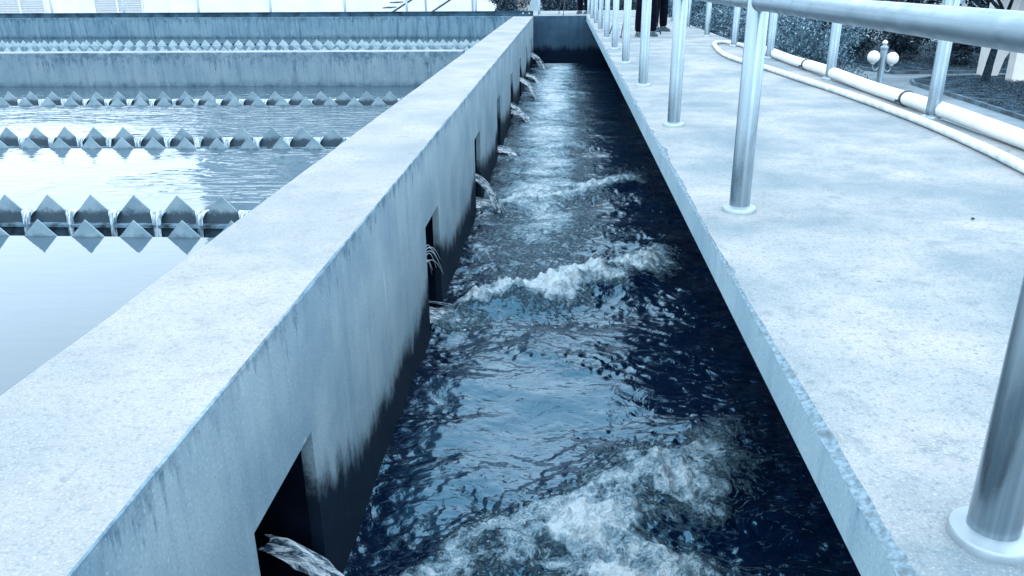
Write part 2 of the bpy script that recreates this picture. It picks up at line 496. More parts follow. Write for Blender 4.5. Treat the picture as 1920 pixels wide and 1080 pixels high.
# ------------------------------------------------------------------ channel water: turbulent height field
def channel():
    ys = [1.6]
    while ys[-1] < 26.249:
        y = ys[-1]; ys.append(y + .0085 + .00042 * y * y * .55)
    ys[-1] = 26.249
    ys = np.array(ys); xs = np.linspace(-.985, 1.619, 250)
    X, Y = np.meshgrid(xs, ys)
    wx = fbm(X * 1.4 + 3, Y * 1.4, 3, 31) - .5; wy = fbm(X * 1.4 + 9, Y * 1.4, 3, 32) - .5
    Xd = X + wx * .35; Yd = Y + wy * .45
    calm = np.exp(-((X + .12) / .62) ** 2) * np.clip((fbm(Xd * 1.3 + 7, Yd * 1.1, 3, 51) - .22) * 4, 0, 1)
    live = 1 - .85 * calm
    H = (fbm(Xd * 1.1, Yd * 1.7, 2, 33) - .5) * .10
    H += (fbm(Xd * 3.2 + Y, Yd * 6, 3, 34) - .5) * .030 * (.35 + live)
    q = fbm(Xd * 6, Yd * 10 + X * 3, 3, 35); H += (1 - np.abs(2 * q - 1)) * .020 * live
    near_wall = np.exp(-(X + .97) / .35)
    q2 = fbm(Xd * 7 + Y, Yd * 12, 3, 36); H += (np.abs(2 * q2 - 1)) * .011 * live * (.5 + near_wall)
    foam = np.zeros_like(X)
    for i, yo in enumerate(OPEN):
        sl = .78 if i else .86
        t = (X + .97)
        kk = [.9, 1.3, 1.15, .85, .8, .9, .8, .8][i]; reach = [2.35, 2.3, 2.3, 1.7, 1.5, 1.9, 1.4, 1.5][i]
        sl = [.86, .78, .7, .5, .62, .35, .5, .3][i]
        line = yo + .02 + sl * t + .22 * (fbm(t * 1.7 + i * 5, t * 0 + i, 3, 40) - .5) + .10 * np.sin(t * 2.6 + i)
        d = Y - line
        dn = d + .34 * (fbm(X * 5.5, Y * 5.5, 4, 41) - .5) + .5 * (fbm(X * 1.9, Y * 1.9, 3, 61) - .5)
        wid = .15 + .10 * t
        env = np.clip(t / .25, 0, 1) * np.clip((reach - t) / .5, 0, 1) * kk
        ridge = np.exp(-(d / (wid * 1.25)) ** 2)
        H += .085 * ridge * env * (.6 + .8 * fbm(X * 3, Y * 3, 3, 42))
        H -= .035 * np.exp(-((d + wid * 2.2) / (wid * 1.6)) ** 2) * env
        core = np.exp(-(dn / wid) ** 2) * env * 1.15 * (1.0 - .3 * np.clip((t - 1.2) / 1.0, 0, 1))
        trail = np.exp(-np.abs(dn - .28) / .30) * (dn > -.1) * env * .42
        mouth = np.exp(-((Y - yo - .03) / .22) ** 2 - (t / .55) ** 2) * .9
        H += .03 * mouth
        foam = np.maximum(foam, np.maximum(np.maximum(core, trail), mouth))
        if i == 0:          # the broad boil nearest the camera
            boil = np.exp(-((X - .05) / .62) ** 2 - ((Y - 3.0) / .5) ** 2) * 1.0
            boil += .7 * np.exp(-((X - .55) / .6) ** 2 - ((Y - 3.7) / .55) ** 2)
            boil += .4 * np.exp(-((X - .7) / .5) ** 2 - ((Y - 2.9) / .5) ** 2)
            boil *= np.clip(-.35 + 2.3 * fbm(Xd * 1.9, Yd * 3.4, 4, 43), 0, 1.3)
            H += .07 * boil * fbm(X * 6, Y * 6, 4, 44)
            foam = np.maximum(foam, boil)
    # weak secondary bands of broken water
    foam = np.maximum(foam, .72 * np.clip((fbm(Xd * .9 + 4, Yd * 2.6, 4, 45) - .50) * 6, 0, 1) * np.clip((Y - 3) / 6, 0, 1) * (.35 + .65 * np.clip((1.0 - X) / .8, 0, 1)))
    rough = foam
    H += rough * (fbm(X * 17, Y * 17, 4, 46) - .5) * .085 + np.clip(foam - .45, 0, 1) * np.clip(fbm(X * 8, Y * 8, 3, 81) - .5, 0, 1) * .22
    H += rough * (fbm(X * 40, Y * 40, 3, 47) - .5) * .028
    foam = np.maximum(foam, (1.15 * np.exp(-((X + .25) / .7) ** 2) * np.clip((Y - 3.8) / 6.0, 0, 1) * (.6 + .8 * fbm(Xd * 2, Yd * 3, 3, 71))))  # smooth pale far band: foam, with sky reflection painted into the mask
    H *= np.clip((26.25 - Y) / 1.2, 0.15, 1)
    far_fade = 1.0 - .5 * np.clip((Y - 7) / 9, 0, 1)
    nr, nc = X.shape
    co = np.stack([X, Y, WL + H * far_fade], -1).reshape(-1, 3).astype(np.float32)
    idx = np.arange(nr * nc).reshape(nr, nc)
    fa = np.stack([idx[:-1, :-1], idx[:-1, 1:], idx[1:, 1:], idx[1:, :-1]], -1).reshape(-1, 4)
    me = bpy.data.meshes.new('water')
    me.vertices.add(len(co)); me.vertices.foreach_set('co', co.ravel())
    me.loops.add(fa.size); me.loops.foreach_set('vertex_index', fa.ravel().astype(np.int32))
    me.polygons.add(len(fa)); me.polygons.foreach_set('loop_start', np.arange(0, fa.size, 4, dtype=np.int32))
    me.polygons.foreach_set('loop_total', np.full(len(fa), 4, dtype=np.int32))
    me.update(calc_edges=True)
    at = me.attributes.new('foam', 'FLOAT', 'POINT'); at.data.foreach_set('value', foam.ravel().astype(np.float32))
    me.polygons.foreach_set('use_smooth', np.ones(len(fa), dtype=bool))
    at = me.attributes.new('calm', 'FLOAT', 'POINT'); at.data.foreach_set('value', calm.ravel().astype(np.float32))
    return me, X, Y, WL + H * far_fade, foam

m = NT('turbulent channel water'); p = m.pos(); fo = m.attr('foam')
wp = m.noise(p, 2.2, 3, .5, 0, 1)
off = m.t.nodes.new('ShaderNodeVectorMath'); off.operation = 'SCALE'; m.set(off.inputs[0], wp); off.inputs[3].default_value = .35
add = m.t.nodes.new('ShaderNodeVectorMath'); m.set(add.inputs[0], p); m.set(add.inputs[1], off.outputs[0]); pw = add.outputs[0]
lace = m.noise(pw, 17, 8, .72, .6)
lace2 = m.noise(m.scale(pw, (1.0, 2.6, 1)), 30, 5, .7, .4)
patch = m.noise(pw, 4.2, 5, .65)
x = m.math('ADD', fo, m.math('MULTIPLY', m.math('SUBTRACT', lace, .5), 2.1))
x = m.math('ADD', x, m.math('MULTIPLY', m.math('SUBTRACT', patch, .5), 1.1))
x = m.math('ADD', x, m.math('MULTIPLY', m.math('SUBTRACT', lace2, .5), .7))
fm_ = m.ramp(x, .48, .86)
gate = m.ramp(fo, .08, .3)
fm_ = m.math('MULTIPLY', fm_, gate)
fine = m.noise(p, 85, 3, .7)
thin = m.math('MULTIPLY', m.ramp(m.math('ADD', m.noise(m.scale(pw, (1, 3.2, 1)), 12, 7, .75, .8), m.math('MULTIPLY', fo, .12)), .60, .70), .10)
fc = m.mix(m.ramp(fine, .35, .65), (.09, .20, .285), (.28, .41, .49))
fc = m.mix(m.ramp(x, .85, 1.5), fc, (.62, .74, .81))
alpha = m.math('MAXIMUM', m.math('MULTIPLY', fm_, .92), thin)
c = m.mix(alpha, (.0012, .0055, .02), fc)
ca = m.math('SUBTRACT', 1.0, m.math('MULTIPLY', m.attr('calm'), .75))
h1 = m.noise(m.scale(pw, (1, 1.8, 1)), 7, 4, .55, .5)
h2 = m.noise(m.scale(pw, (1, 1.5, 1)), 34, 5, .65, .3)
ca = m.math('MULTIPLY', ca, m.ramp(m.xyz(p)[1], 3, 16, 1, .45))
hh = m.math('MULTIPLY', m.math('ADD', h1, m.math('MULTIPLY', h2, .08)), ca)
nb = m.bump(hh, .8, .022)
nb = m.bump(m.math('MULTIPLY', m.math('ADD', fine, m.math('MULTIPLY', lace, 1.2)), alpha), 1.0, .02, nb)
m.bs(color=c, rough=m.ramp(alpha, 0, 1, .03, .75), ior=1.95, spec=m.ramp(alpha, .1, .9, .5, .08), normal=nb)
m.b.inputs['Specular Tint'].default_value = (.30, .72, 1.0, 1)
M['chwater'] = m.mat
me, WX, WY, WZ, WF = channel()
tag(link('water', me, M['chwater']), kind='structure')

# flying droplets over the roughest foam
fl = WF.ravel(); pick = np.where((fl > .55) & (WY.ravel() < 16))[0]
pick = RNG.choice(pick, 2200)
vs, fs = [], []
tet = np.array([(1, 1, 1), (-1, -1, 1), (-1, 1, -1), (1, -1, -1)], float) / 1.7
for k, i in enumerate(pick):
    r_ = RNG.uniform(.0012, .0045) * (1 + WY.ravel()[i] * .05)
    hgt = abs(RNG.normal(0, .028)) + .004
    c_ = np.array([WX.ravel()[i] + RNG.normal(0, .015), WY.ravel()[i] + RNG.normal(0, .02), WZ.ravel()[i] + hgt])
    q = tet * r_ * RNG.uniform(.6, 1.3, 3)
    n0 = len(vs); vs += [tuple(c_ + t) for t in q]
    fs += [(n0, n0 + 1, n0 + 2), (n0, n0 + 3, n0 + 1), (n0, n0 + 2, n0 + 3), (n0 + 1, n0 + 3, n0 + 2)]
me = bpy.data.meshes.new('spray'); me.from_pydata(vs, [], fs)
o = link('spray', me, plain('water droplets', (.4, .46, .5), .25, var=.1)); tag(o, kind='stuff')
o['label'] = 'fine white spray drops over the foam'

# ------------------------------------------------------------------ basin water
m = NT('calm basin water'); p = m.pos(); Y = m.xyz(p)[1]; X = m.xyz(p)[0]
rp = m.scale(p, (2.6, 8.5, 1), (0, 0, R(-24)))
rip = m.noise(rp, 1.5, 2, .4, .4)
area = m.math('MULTIPLY', m.ramp(Y, 6.5, 9.5), m.ramp(m.noise(m.scale(p, (.35, .6, 1)), 1.0, 2), .38, .55, .15, 1))
area = m.math('MAXIMUM', area, m.math('MULTIPLY', m.math('MULTIPLY', m.ramp(X, -5.6, -3.6), m.ramp(Y, 5.8, 6.6)), m.ramp(m.noise(p, 1.3, 3), .4, .55, .1, .6)))
area = m.math('ADD', m.math('MULTIPLY', area, m.ramp(Y, 13.4, 13.9, 1, .12)), .02)
slow = m.noise(m.scale(p, (1.2, 2.2, 1)), 1.0, 2)
hh = m.math('ADD', m.math('MULTIPLY', rip, area), m.math('MULTIPLY', slow, .08))
mott = m.noise(p, 1.1, 3)
m.bs(color=m.mix(mott, (.03, .06, .085), (.045, .08, .11)), rough=.035, ior=1.6, spec=.5, normal=m.bump(hh, .55, .05))
M['bwater'] = m.mat
WB, WB2 = -.55, -.65
TR = [(5.14, 5.81, -3.64, -4.33, WB, 0), (8.21, 8.84, -5.71, -6.37, WB, 0), (11.29, 11.92, -7.77, -8.43, WB, 0),
      (21.0, 21.65, -12.08, -12.2, WB2, .04), (23.75, 24.4, -14.3, -14.26, WB2, .04)]
XL, XR = -25.0, -1.601
b = MB()
def strip(ya, yb, z, sa=0, sb=0):
    b.add([(XL, ya - sa * (XL + 8), z), (XR, ya - sa * (XR + 8), z), (XR, yb - sb * (XR + 8), z), (XL, yb - sb * (XL + 8), z)], [(0, 1, 2, 3)])
strip(-3, TR[0][0], WB); strip(TR[0][1], TR[1][0], WB); strip(TR[1][1], TR[2][0], WB); strip(TR[2][1], 13.499, WB)
b.build('basin_water', M['bwater']); tag(bpy.data.objects['basin_water'], kind='structure')
b = MB()
strip(13.84, TR[3][0], WB2, 0, .04); strip(TR[3][1], TR[4][0], WB2, .04, .04); strip(TR[4][1], 26.76, WB2, .04, .075)
o = b.build('basin_water', M['bwater']); tag(o, kind='structure')

# ------------------------------------------------------------------ weir troughs
spillm = NT('falling clear water'); _p = spillm.pos()
_s = spillm.noise(spillm.scale(_p, (60, 20, 5)), 1, 4, .6)
spillm.bs(color=spillm.mix(spillm.ramp(_s, .35, .65), (.04, .1, .15), (.5, .6, .66)), rough=.12, ior=1.4, spec=.8,
          normal=spillm.bump(_s, .6, .01))
M['spill'] = spillm.mat
PITCH = .345
labels = ['nearest saw-toothed weir trough in the basin, with large upright teeth',
          'second nearest saw-toothed weir trough, lying between two strips of rippled water',
          'saw-toothed weir trough in front of the middle cross wall',
          'saw-toothed weir trough just behind the bright top of the cross wall',
          'farthest saw-toothed weir trough below the streaky far wall']
def zig(y, phase, wl, x0, x1, th):
    """one notched sheet: teeth tips at phase + k*PITCH"""
    tip, notch, bot = wl + .122, wl - .058, wl - .30
    k0 = math.floor((x0 - phase) / PITCH); xs = []
    k = k0
    while phase + k * PITCH < x1:
        for xx, zz in ((phase + k * PITCH, tip), (phase + (k + .5) * PITCH, notch)):
            if x0 < xx < x1: xs.append((xx, zz))
        k += 1
    xs = [(x0, xs[0][1])] + xs + [(x1, xs[-1][1])]
    mb = MB(); n = len(xs)
    vf = [(x, y - th / 2, z) for x, z in xs] + [(x, y - th / 2, bot) for x, z in xs]
    vb = [(x, y + th / 2, z) for x, z in xs] + [(x, y + th / 2, bot) for x, z in xs]
    jz = [random.uniform(-.004, .003) for _ in xs]; jy = [random.uniform(-.003, .003) for _ in xs]
    vf = [(a, b + (jy[i % n] if i < n else 0), c + (jz[i % n] if i < n else 0)) for i, (a, b, c) in enumerate(vf)]
    vb = [(a, b + (jy[i % n] if i < n else 0), c + (jz[i % n] if i < n else 0)) for i, (a, b, c) in enumerate(vb)]
    V = vf + vb; F = []
    for i in range(n - 1):
        F += [(i, n + i, n + i + 1, i + 1), (2 * n + i, 2 * n + i + 1, 3 * n + i + 1, 3 * n + i), (i, i + 1, 2 * n + i + 1, 2 * n + i)]
    mb.add(V, F)
    return mb
for i, (ya, yb, pa, pb, wl, sk_) in enumerate(TR):
    root = empty('weir_trough', (0, 0, 0))
    tag(root, labels[i], 'weir trough', 'saw-toothed weir troughs across the basin')
    x0, x1 = (-22 if i > 2 else -14), XR - .002
    t = MB()
    for (q0, q1) in ((ya + .012, ya + .045), (yb - .045, yb - .012)):
        t.box(x0, x1, q0, q1, wl - .55, wl - .10)
    t.box(x0, x1, ya + .045, yb - .045, wl - .55, wl - .50)
    t.build('trough_channel', M['trough'], root)
    l = MB(); l.box(x0, x1, yb - .075, yb - .012, wl - .118, wl - .101 + .004); l.box(x0, x1, ya + .012, ya + .06, wl - .118, wl - .097)
    l.build('ledge', M['ledge'], root)
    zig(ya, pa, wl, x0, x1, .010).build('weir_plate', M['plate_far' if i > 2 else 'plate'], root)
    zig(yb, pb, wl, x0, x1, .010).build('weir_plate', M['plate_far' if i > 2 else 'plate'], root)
    tw = MB(); tw.add([(x0, ya + .046, wl - .26), (x1, ya + .046, wl - .26), (x1, yb - .046, wl - .26), (x0, yb - .046, wl - .26)], [(0, 1, 2, 3)])
    o = tw.build('trough_water', M['wet_shade'] if False else M['chwater'], root)
    if sk_: root.location = (0, -sk_ * 6.0 + .0, 0); root.rotation_euler = (0, 0, -math.atan(sk_)); root.location = (-14 * (1 - math.cos(math.atan(sk_))), -(-14) * -sk_ * 0 + 0, 0)
    if sk_:
        a = -math.atan(sk_); root.rotation_euler = (0, 0, a)
        # rotate about x = -8 on the trough line
        px_, py_ = -8.0, ya
        root.location = (px_ - (math.cos(a) * px_ - math.sin(a) * py_), py_ - (math.sin(a) * px_ + math.cos(a) * py_), 0)
    # water slipping through the notches of the rear plate
    if i < 3:
        sp = MB()
        k = math.floor((x0 - pb) / PITCH) + 1
        while pb + (k + .5) * PITCH < x1 - .05:
            xc = pb + (k + .5) * PITCH; k += 1
            if xc < -12: continue
            jx = random.uniform(-.006, .006); ww = .030 + random.uniform(-.004, .006)
            prof = [(.03, 0, 1.9), (-.006, -.004, 1.8), (-.03, -.018, 1.45), (-.05, -.05, 1.05), (-.06, -.10, .9), (-.068, -.17, .82), (-.072, -.255, .95)]
            n0 = len(sp.v); N = 9
            for dy, dz, ws in prof:
                for a in range(N):
                    u = a / (N - 1) * 2 - 1
                    bulge = .014 * (1 - u * u) * (1 + .4 * math.sin(a * 2.3 + xc * 9))
                    sp.v.append((xc + jx + u * ww * ws + random.uniform(-.002, .002), yb + dy - bulge, wl + .002 + dz))
            for r_ in range(len(prof) - 1):
                for a in range(N - 1):
                    q = n0 + r_ * N + a
                    sp.f.append((q, q + 1, q + N + 1, q + N)); sp.m.append(0)
        o = sp.build('falling_water', M['spill'], smooth=True); tag(o, kind='structure')

# ------------------------------------------------------------------ water streams from the wall outlets
fallm = NT('frothy falling water'); _p = fallm.pos()
_s = fallm.noise(fallm.scale(_p, (9, 60, 9)), 1.4, 5, .65, .5)
fallm.bs(color=fallm.mix(fallm.ramp(_s, .4, .62), (.02, .07, .12), (.58, .67, .74)), rough=.18, ior=1.4, spec=.7,
         normal=fallm.bump(_s, .8, .02), alpha=fallm.ramp(_s, .3, .5, .15, 1))
M['fall'] = fallm.mat
def arc_sheet(mb, y, w0, w1, x0, z0, x1, z1, n=16, m_=7, dy=0):
    n0 = len(mb.v)
    for i in range(n):
        t = i / (n - 1); x = x0 + (x1 - x0) * t; z = z0 + (z1 - z0) * t * t
        for a in range(m_):
            u = a / (m_ - 1) * 2 - 1
            wv = w0 + (w1 - w0) * t
            mb.v.append((x - .05 * u * u + random.uniform(-.008, .008), y + dy * t + u * wv * (1 + .25 * math.sin(i * .7 + u)) + random.uniform(-.006, .006), z - .04 * abs(u) + .014 * math.sin(a * 2.1 + i * .9) * (.3 + t)))
    for i in range(n - 1):
        for a in range(m_ - 1):
            q = n0 + i * m_ + a; mb.f.append((q, q + 1, q + m_ + 1, q + m_)); mb.m.append(0)
JET = {0: [(.21, .045, -.98, -1.15, -.66)], 1: [(.1, .15, -1.33, -1.2, -.62)], 2: [(-.05, .018, -.98, -1.05, -.68), (.1, .14, -1.32, -1.15, -.6)],
       3: [(.0, .13, -1.28, -1.1, -.6)], 4: [(-.1, .05, -1.05, -1.1, -.6), (.1, .09, -1.22, -1.1, -.5)], 5: [(0, .13, -.98, -1.0, -.55)], 6: [(0, .12, -1.2, -1.1, -.55)],
       7: [(-.08, .022, -.92, -1.0, -.5), (.1, .012, -1.0, -1.0, -.62)]}
for i, yo in enumerate(OPEN):
    for (dy_, wd_, zs, xs_, xe) in JET[i]:
        mb = MB(); yy = yo + dy_
        arc_sheet(mb, yy, wd_, wd_ * 1.35, xs_, zs, xe, WL - .03, dy=-.04)
        for k in range(0 if i == 0 else 3):
            y1 = yy + random.uniform(-wd_, wd_); xe2 = xe + random.uniform(-.06, .05)
            tt = np.linspace(0, 1, 12)
            mb.tube([(xs_ + (xe2 - xs_) * t, y1 + .02 * t * math.sin(k * 3), zs + .004 + (WL - .03 - zs) * t * t) for t in tt], [.002 + .0035 * t * (1 + .5 * math.sin(7 * t + k)) for t in tt], 6)
        o = mb.build('falling_water', M['fall'], smooth=True); tag(o, kind='structure')

# dry weeds hanging in the second outlet
wd = MB()
for k in range(9):
    y0 = 5.42 + random.uniform(.0, .06); z0 = -.78 + random.uniform(-.09, .05); L = random.uniform(.10, .22); dr = random.uniform(.3, 1.1)
    dxy = random.uniform(.2, .8)
    pts = [(FX - .02 + dxy * L * t * .7, y0 + L * t * random.uniform(.55, .6), z0 + .04 * math.sin(t * 3) - dr * L * t * t) for t in np.linspace(0, 1, 8)]
    wd.tube(pts, [.0042 * (1 - .75 * t) for t in np.linspace(0, 1, 8)], 5)
o = wd.build('dry_weed', M['weed'], smooth=True)
tag(o, 'tuft of pale dry weed hanging inside the second nearest wall outlet', 'weed')

# ------------------------------------------------------------------ railings
def post_parts(root, x, y, r, h, fr, base=0.0, fancy=True):
    p = MB(); p.lathe([(r, base + .02), (r, h - r * .25), (r * .92, h - r * .08), (r * .6, h), (.001, h)], (0, 0, 0), 28)
    o = p.build('post', M['post'], root, smooth=True); o.location = (x, y, 0)
    f_ = MB(); f_.lathe([(fr, base), (fr, base + .016), (fr * .96, base + .022), (r * 1.25, base + .026), (r * 1.06, base + .03), (r * 1.03, base + .03)], (0, 0, 0), 32)
    q = f_.build('base_flange', M['flange'], o, smooth=True)
    return o
PL = [1.43, 3.96, 6.46, 8.98, 11.48, 13.85, 16.3, 18.8, 21.3, 23.8, 26.75]
rl = empty('railing', (0, 0, 0)); tag(rl, 'steel handrail with round posts along the channel edge of the walkway', 'railing')
lx = lambda y: .912 - .0058 * y
proto = post_parts(rl, lx(PL[0]), PL[0], .05, 1.06, .084)
for y in PL[1:] + [-1.1]:
    c = copy_tree(proto, rl); c.location = (lx(y), y, 0)
h = MB()
P_ = sorted([-1.1] + PL)
for a_, b_ in zip(P_[:-1], P_[1:]):
    a2, b2 = a_ + .042, b_ - .042
    h.tube([(lx(a2), a2, 0.992), (lx(b2), b2, 0.992)], .039, 24)
    for q in (a_ + .048, b_ - .048):
        h.tube([(lx(q), q - .004, .992), (lx(q), q + .004, .992)], .044, 24)
h.build('handrail', M['rail'], rl, smooth=True)

PR = [4.15, 6.81, 9.52, 12.1, 14.3, 16.75, 19.4, 21.9, 24.4, 27.0]
rr = empty('railing', (0, 0, 0)); tag(rr, 'steel handrail with round posts on the garden side of the walkway', 'railing')
rx = lambda y: 3.01 - .2 * min(max((y - 10) / 6, 0), 1)
for k, y in enumerate(PR):
    if k == 0: pr0 = post_parts(rr, rx(y), y, .053, 1.06, .09)
    else:
        c = copy_tree(pr0, rr); c.location = (rx(y), y, 0)
h = MB()
for a_, b_ in zip(PR[:-1], PR[1:]):
    h.tube([(rx(a_), a_ + .045, 1.0), (rx(b_), b_ - .045, 1.0)], .036, 20)
h.build('handrail', M['rail'], rr, smooth=True)

rf = empty('railing', (0, 0, 0)); tag(rf, 'thin steel railing along the far edge of the basin beyond the dark beam', 'railing')
fx_ = [-20.5, -17.87, -15.28, -12.62, -10.08, -7.49, -5.36]
for k, x in enumerate(fx_ ):
    y = 28.5
    if k == 0: pf0 = post_parts(rf, x, y, .04, 1.06, .08)
    else:
        c = copy_tree(pf0, rf); c.location = (x, y, 0)
h = MB(); h.tube([(fx_[0], 28.5, 1.0), (fx_[-1], 28.5, 1.0)], .03, 12)
h.build('handrail', M['rail'], rf, smooth=True)
# single end post by the channel and its rail
rg = empty('railing', (0, 0, 0)); tag(rg, 'short steel railing across the far end of the channel', 'railing')
post_parts(rg, -.8, 26.68, .04, 1.06, .08); c = post_parts(rg, -3.0, 28.5, .04, 1.06, .08)
h = MB(); h.tube([(-.8, 26.68, 1.0), (.83, 26.72, 1.0)], .03, 12); h.tube([(-.8, 26.68, 1.0), (-3.0, 28.5, 1.0)], .03, 12)
h.build('handrail', M['rail'], rg, smooth=True)
# stair leading down behind the beam
st = empty('steel_stair', (0, 0, 0)); tag(st, 'sloping steel stair rails behind the beam near the bushes', 'stair')
for k, (xx, dz_) in enumerate(((-4.77, 0), (-3.15, 0))):
    h = MB(); h.tube([(xx, 28.9, -.3), (xx, 28.9, 1.3)], .035, 12); h.build('post', M['steel'], st, smooth=True)
for xa, xb in ((-6.15, -3.9), (-4.75, -2.6)):
    h = MB(); h.tube([(xa, 29.1, -.05), (xb, 29.1, 1.25)], .03, 12); h.build('handrail', M['beam'], st, smooth=True)
h = MB()
for k in range(6): h.box(-6.6 + k * .26, -6.3 + k * .26, 29.2, 30.2, .0 + k * .17, .03 + k * .17)
h.build('tread', M['beam'], st)

# ------------------------------------------------------------------ steel beam on the far wall
bm_ = empty('steel_beam', (0, 0, 0)); tag(bm_, 'long dark steel channel beam lying on the far basin wall', 'beam')
b = MB(); xa, xb = -24.5, -.98
def yb_(x): return far_y(x) + .05
def skewbox(b, xa, xb, d0, d1, z0, z1):
    v = [(xa, yb_(xa) + d0, z0), (xb, yb_(xb) + d0, z0), (xa, yb_(xa) + d1, z0), (xb, yb_(xb) + d1, z0),
         (xa, yb_(xa) + d0, z1), (xb, yb_(xb) + d0, z1), (xa, yb_(xa) + d1, z1), (xb, yb_(xb) + d1, z1)]
    b.add(v, [(0, 2, 3, 1), (4, 5, 7, 6), (0, 1, 5, 4), (2, 6, 7, 3), (0, 4, 6, 2), (1, 3, 7, 5)])
skewbox(b, xa, xb, .03, .045, .014, .136); skewbox(b, xa, xb, 0, .1, .002, .014); skewbox(b, xa, xb, 0, .1, .136, .15)
b.build('beam', M['beam'], bm_)
for x in list(np.arange(-24, -1.5, 1.0)):
    c_ = MB(); c_.lathe([(.03, .014), (.03, .035), (.012, .036), (.012, .05)], (x, yb_(x) + .008, 0), 8)
    c_.build('clip', M['beam'], bm_)
for x in (-1.3, -1.1):
    c_ = MB(); c_.lathe([(.022, -.02), (.022, 0.0), (.015, .02)], (x, yb_(x) + .02, .085), 12, axis='Y'); c_.build('bolt', M['bolt'], bm_)

# ------------------------------------------------------------------ pipes on the walkway
pp = empty('white_pipe', (0, 0, 0)); tag(pp, 'thick white plastic pipe resting along the outer walkway edge', 'pipe')
px_ = lambda y: 3.125 - .012 * (min(y, 13) - 5) if y > 5 else 3.125
joints = [2.0, 7.47, 10.5, 12.45]
for a_, b_ in zip(joints[:-1], joints[1:]):
    q = MB(); ysn = np.linspace(a_ + .006, b_ - .006, 14)
    q.tube([(px_(y) - .04, y, .068 + .008 * math.sin(y * 2.1)) for y in ysn], .06, 24); q.build('pipe_section', M['pvc'], pp, smooth=True)
for y in joints[1:3]:
    q = MB(); q.tube([(px_(y) - .04, y - .014, .07), (px_(y) - .04, y + .014, .07)], .069, 24)
    q.tube([(px_(y) - .14, y, .05), (px_(y) - .10, y, .05)], .012, 8)
    q.tube([(px_(y) - .06, y, -.0), (px_(y) - .06, y, .01)], .012, 8)
    q.build('clamp', M['clamp'], pp, smooth=True)
q = MB(); q.tube([(px_(12.45) - .04, 12.45, .07), (2.98, 12.8, .07), (2.93, 13.2, .06), (2.9, 13.6, .05)], [.06, .05, .04, .036], 16); q.build('elbow', M['pvc'], pp, smooth=True)
q = MB(); q.lathe([(.03, 0), (.05, .02), (.05, .06), (.02, .08), (.02, .12), (.05, .125), (.05, .14)], (2.97, 12.95, .06), 14); q.build('valve', M['clamp'], pp, smooth=True)
hs = MB()
ctrl = [(2.97, 12.9), (2.96, 13.6), (2.93, 14.2), (2.86, 14.6), (2.7, 14.75), (2.55, 14.4), (2.46, 13.7), (2.38, 12.9), (2.35, 12.1), (2.41, 11.27), (2.51, 10.64), (2.62, 9.31), (2.72, 8.2), (2.78, 7.0), (2.79, 6.2), (2.76, 5.4), (2.72, 4.88), (2.62, 3.8), (2.55, 2.4)]
def crom(P, n=8):
    out = []
    for i in range(len(P) - 1):
        p0, p1, p2, p3 = [np.array(P[max(0, min(len(P) - 1, j))], float) for j in (i - 1, i, i + 1, i + 2)]
        for t in np.arange(0, 1, 1 / n):
            out.append(.5 * ((2 * p1) + (-p0 + p2) * t + (2 * p0 - 5 * p1 + 4 * p2 - p3) * t * t + (-p0 + 3 * p1 - 3 * p2 + p3) * t ** 3))
    out.append(np.array(P[-1], float)); return out
hs.tube([(p[0], p[1], .034) for p in crom(ctrl)], .034, 16, flat=.92)
o = hs.build('hose', M['hose'], smooth=True); tag(o, 'thin pale hose curling round a rail post and running along the walkway', 'hose')

# small litter: dead leaf and chips on the deck
for (x, y, l_) in ((1.97, 3.83, 'tiny dark dead leaf lying on the walkway right of the second post'), (2.08, 2.46, 'tiny dark dead leaf lying near the middle of the walkway')):
    q = MB(); q.add([(0, -.02, .004), (.008, 0, .01), (0, .022, .005), (-.008, 0, .004)], [(0, 1, 2, 3)])
    o = q.build('dead_leaf', M['bark']); o.location = (x, y, 0); o.rotation_euler = (0, 0, 1.2 * x); tag(o, l_, 'leaf', 'dead leaves on the walkway')

# ------------------------------------------------------------------ foliage
def leaves(center, rad, count, size, clumps=14, seed=0, fill=.55, low=-1.0):
    g = np.random.default_rng(seed); cx = []
    for k in range(clumps):
        d = g.normal(size=3); d /= np.linalg.norm(d); rr_ = g.uniform(.35, .92)
        cx.append((d * rr_, g.uniform(.22, .42)))
    per = count // clumps; P = []
    for c_, r_ in cx:
        d = g.normal(size=(per, 3)); d /= np.linalg.norm(d, axis=1)[:, None]
        P.append(c_ + d * r_ * (g.uniform(.25, 1, (per, 1)) ** fill))
    P = np.concatenate(P); P = P[P[:, 2] > low]
    P = P * np.array(rad) + np.array(center); n = len(P)
    a = g.normal(size=(n, 3)); a /= np.linalg.norm(a, axis=1)[:, None]
    nrm = g.normal(size=(n, 3)) + np.array([0, 0, .9]); b_ = np.cross(a, nrm); b_ /= np.linalg.norm(b_, axis=1)[:, None]
    s_ = size * g.uniform(.6, 1.3, (n, 1))
    V = np.stack([P - a * s_, P + b_ * s_ * .42, P + a * s_, P - b_ * s_ * .42], 1).reshape(-1, 3)
    F = np.arange(4 * n).reshape(n, 4)
    me = bpy.data.meshes.new('crown')
    me.vertices.add(4 * n); me.vertices.foreach_set('co', V.astype(np.float32).ravel())
    me.loops.add(4 * n); me.loops.foreach_set('vertex_index', F.ravel().astype(np.int32))
    me.polygons.add(n); me.polygons.foreach_set('loop_start', np.arange(0, 4 * n, 4, dtype=np.int32))
    me.polygons.foreach_set('loop_total', np.full(n, 4, dtype=np.int32)); me.update(calc_edges=True)
    return me

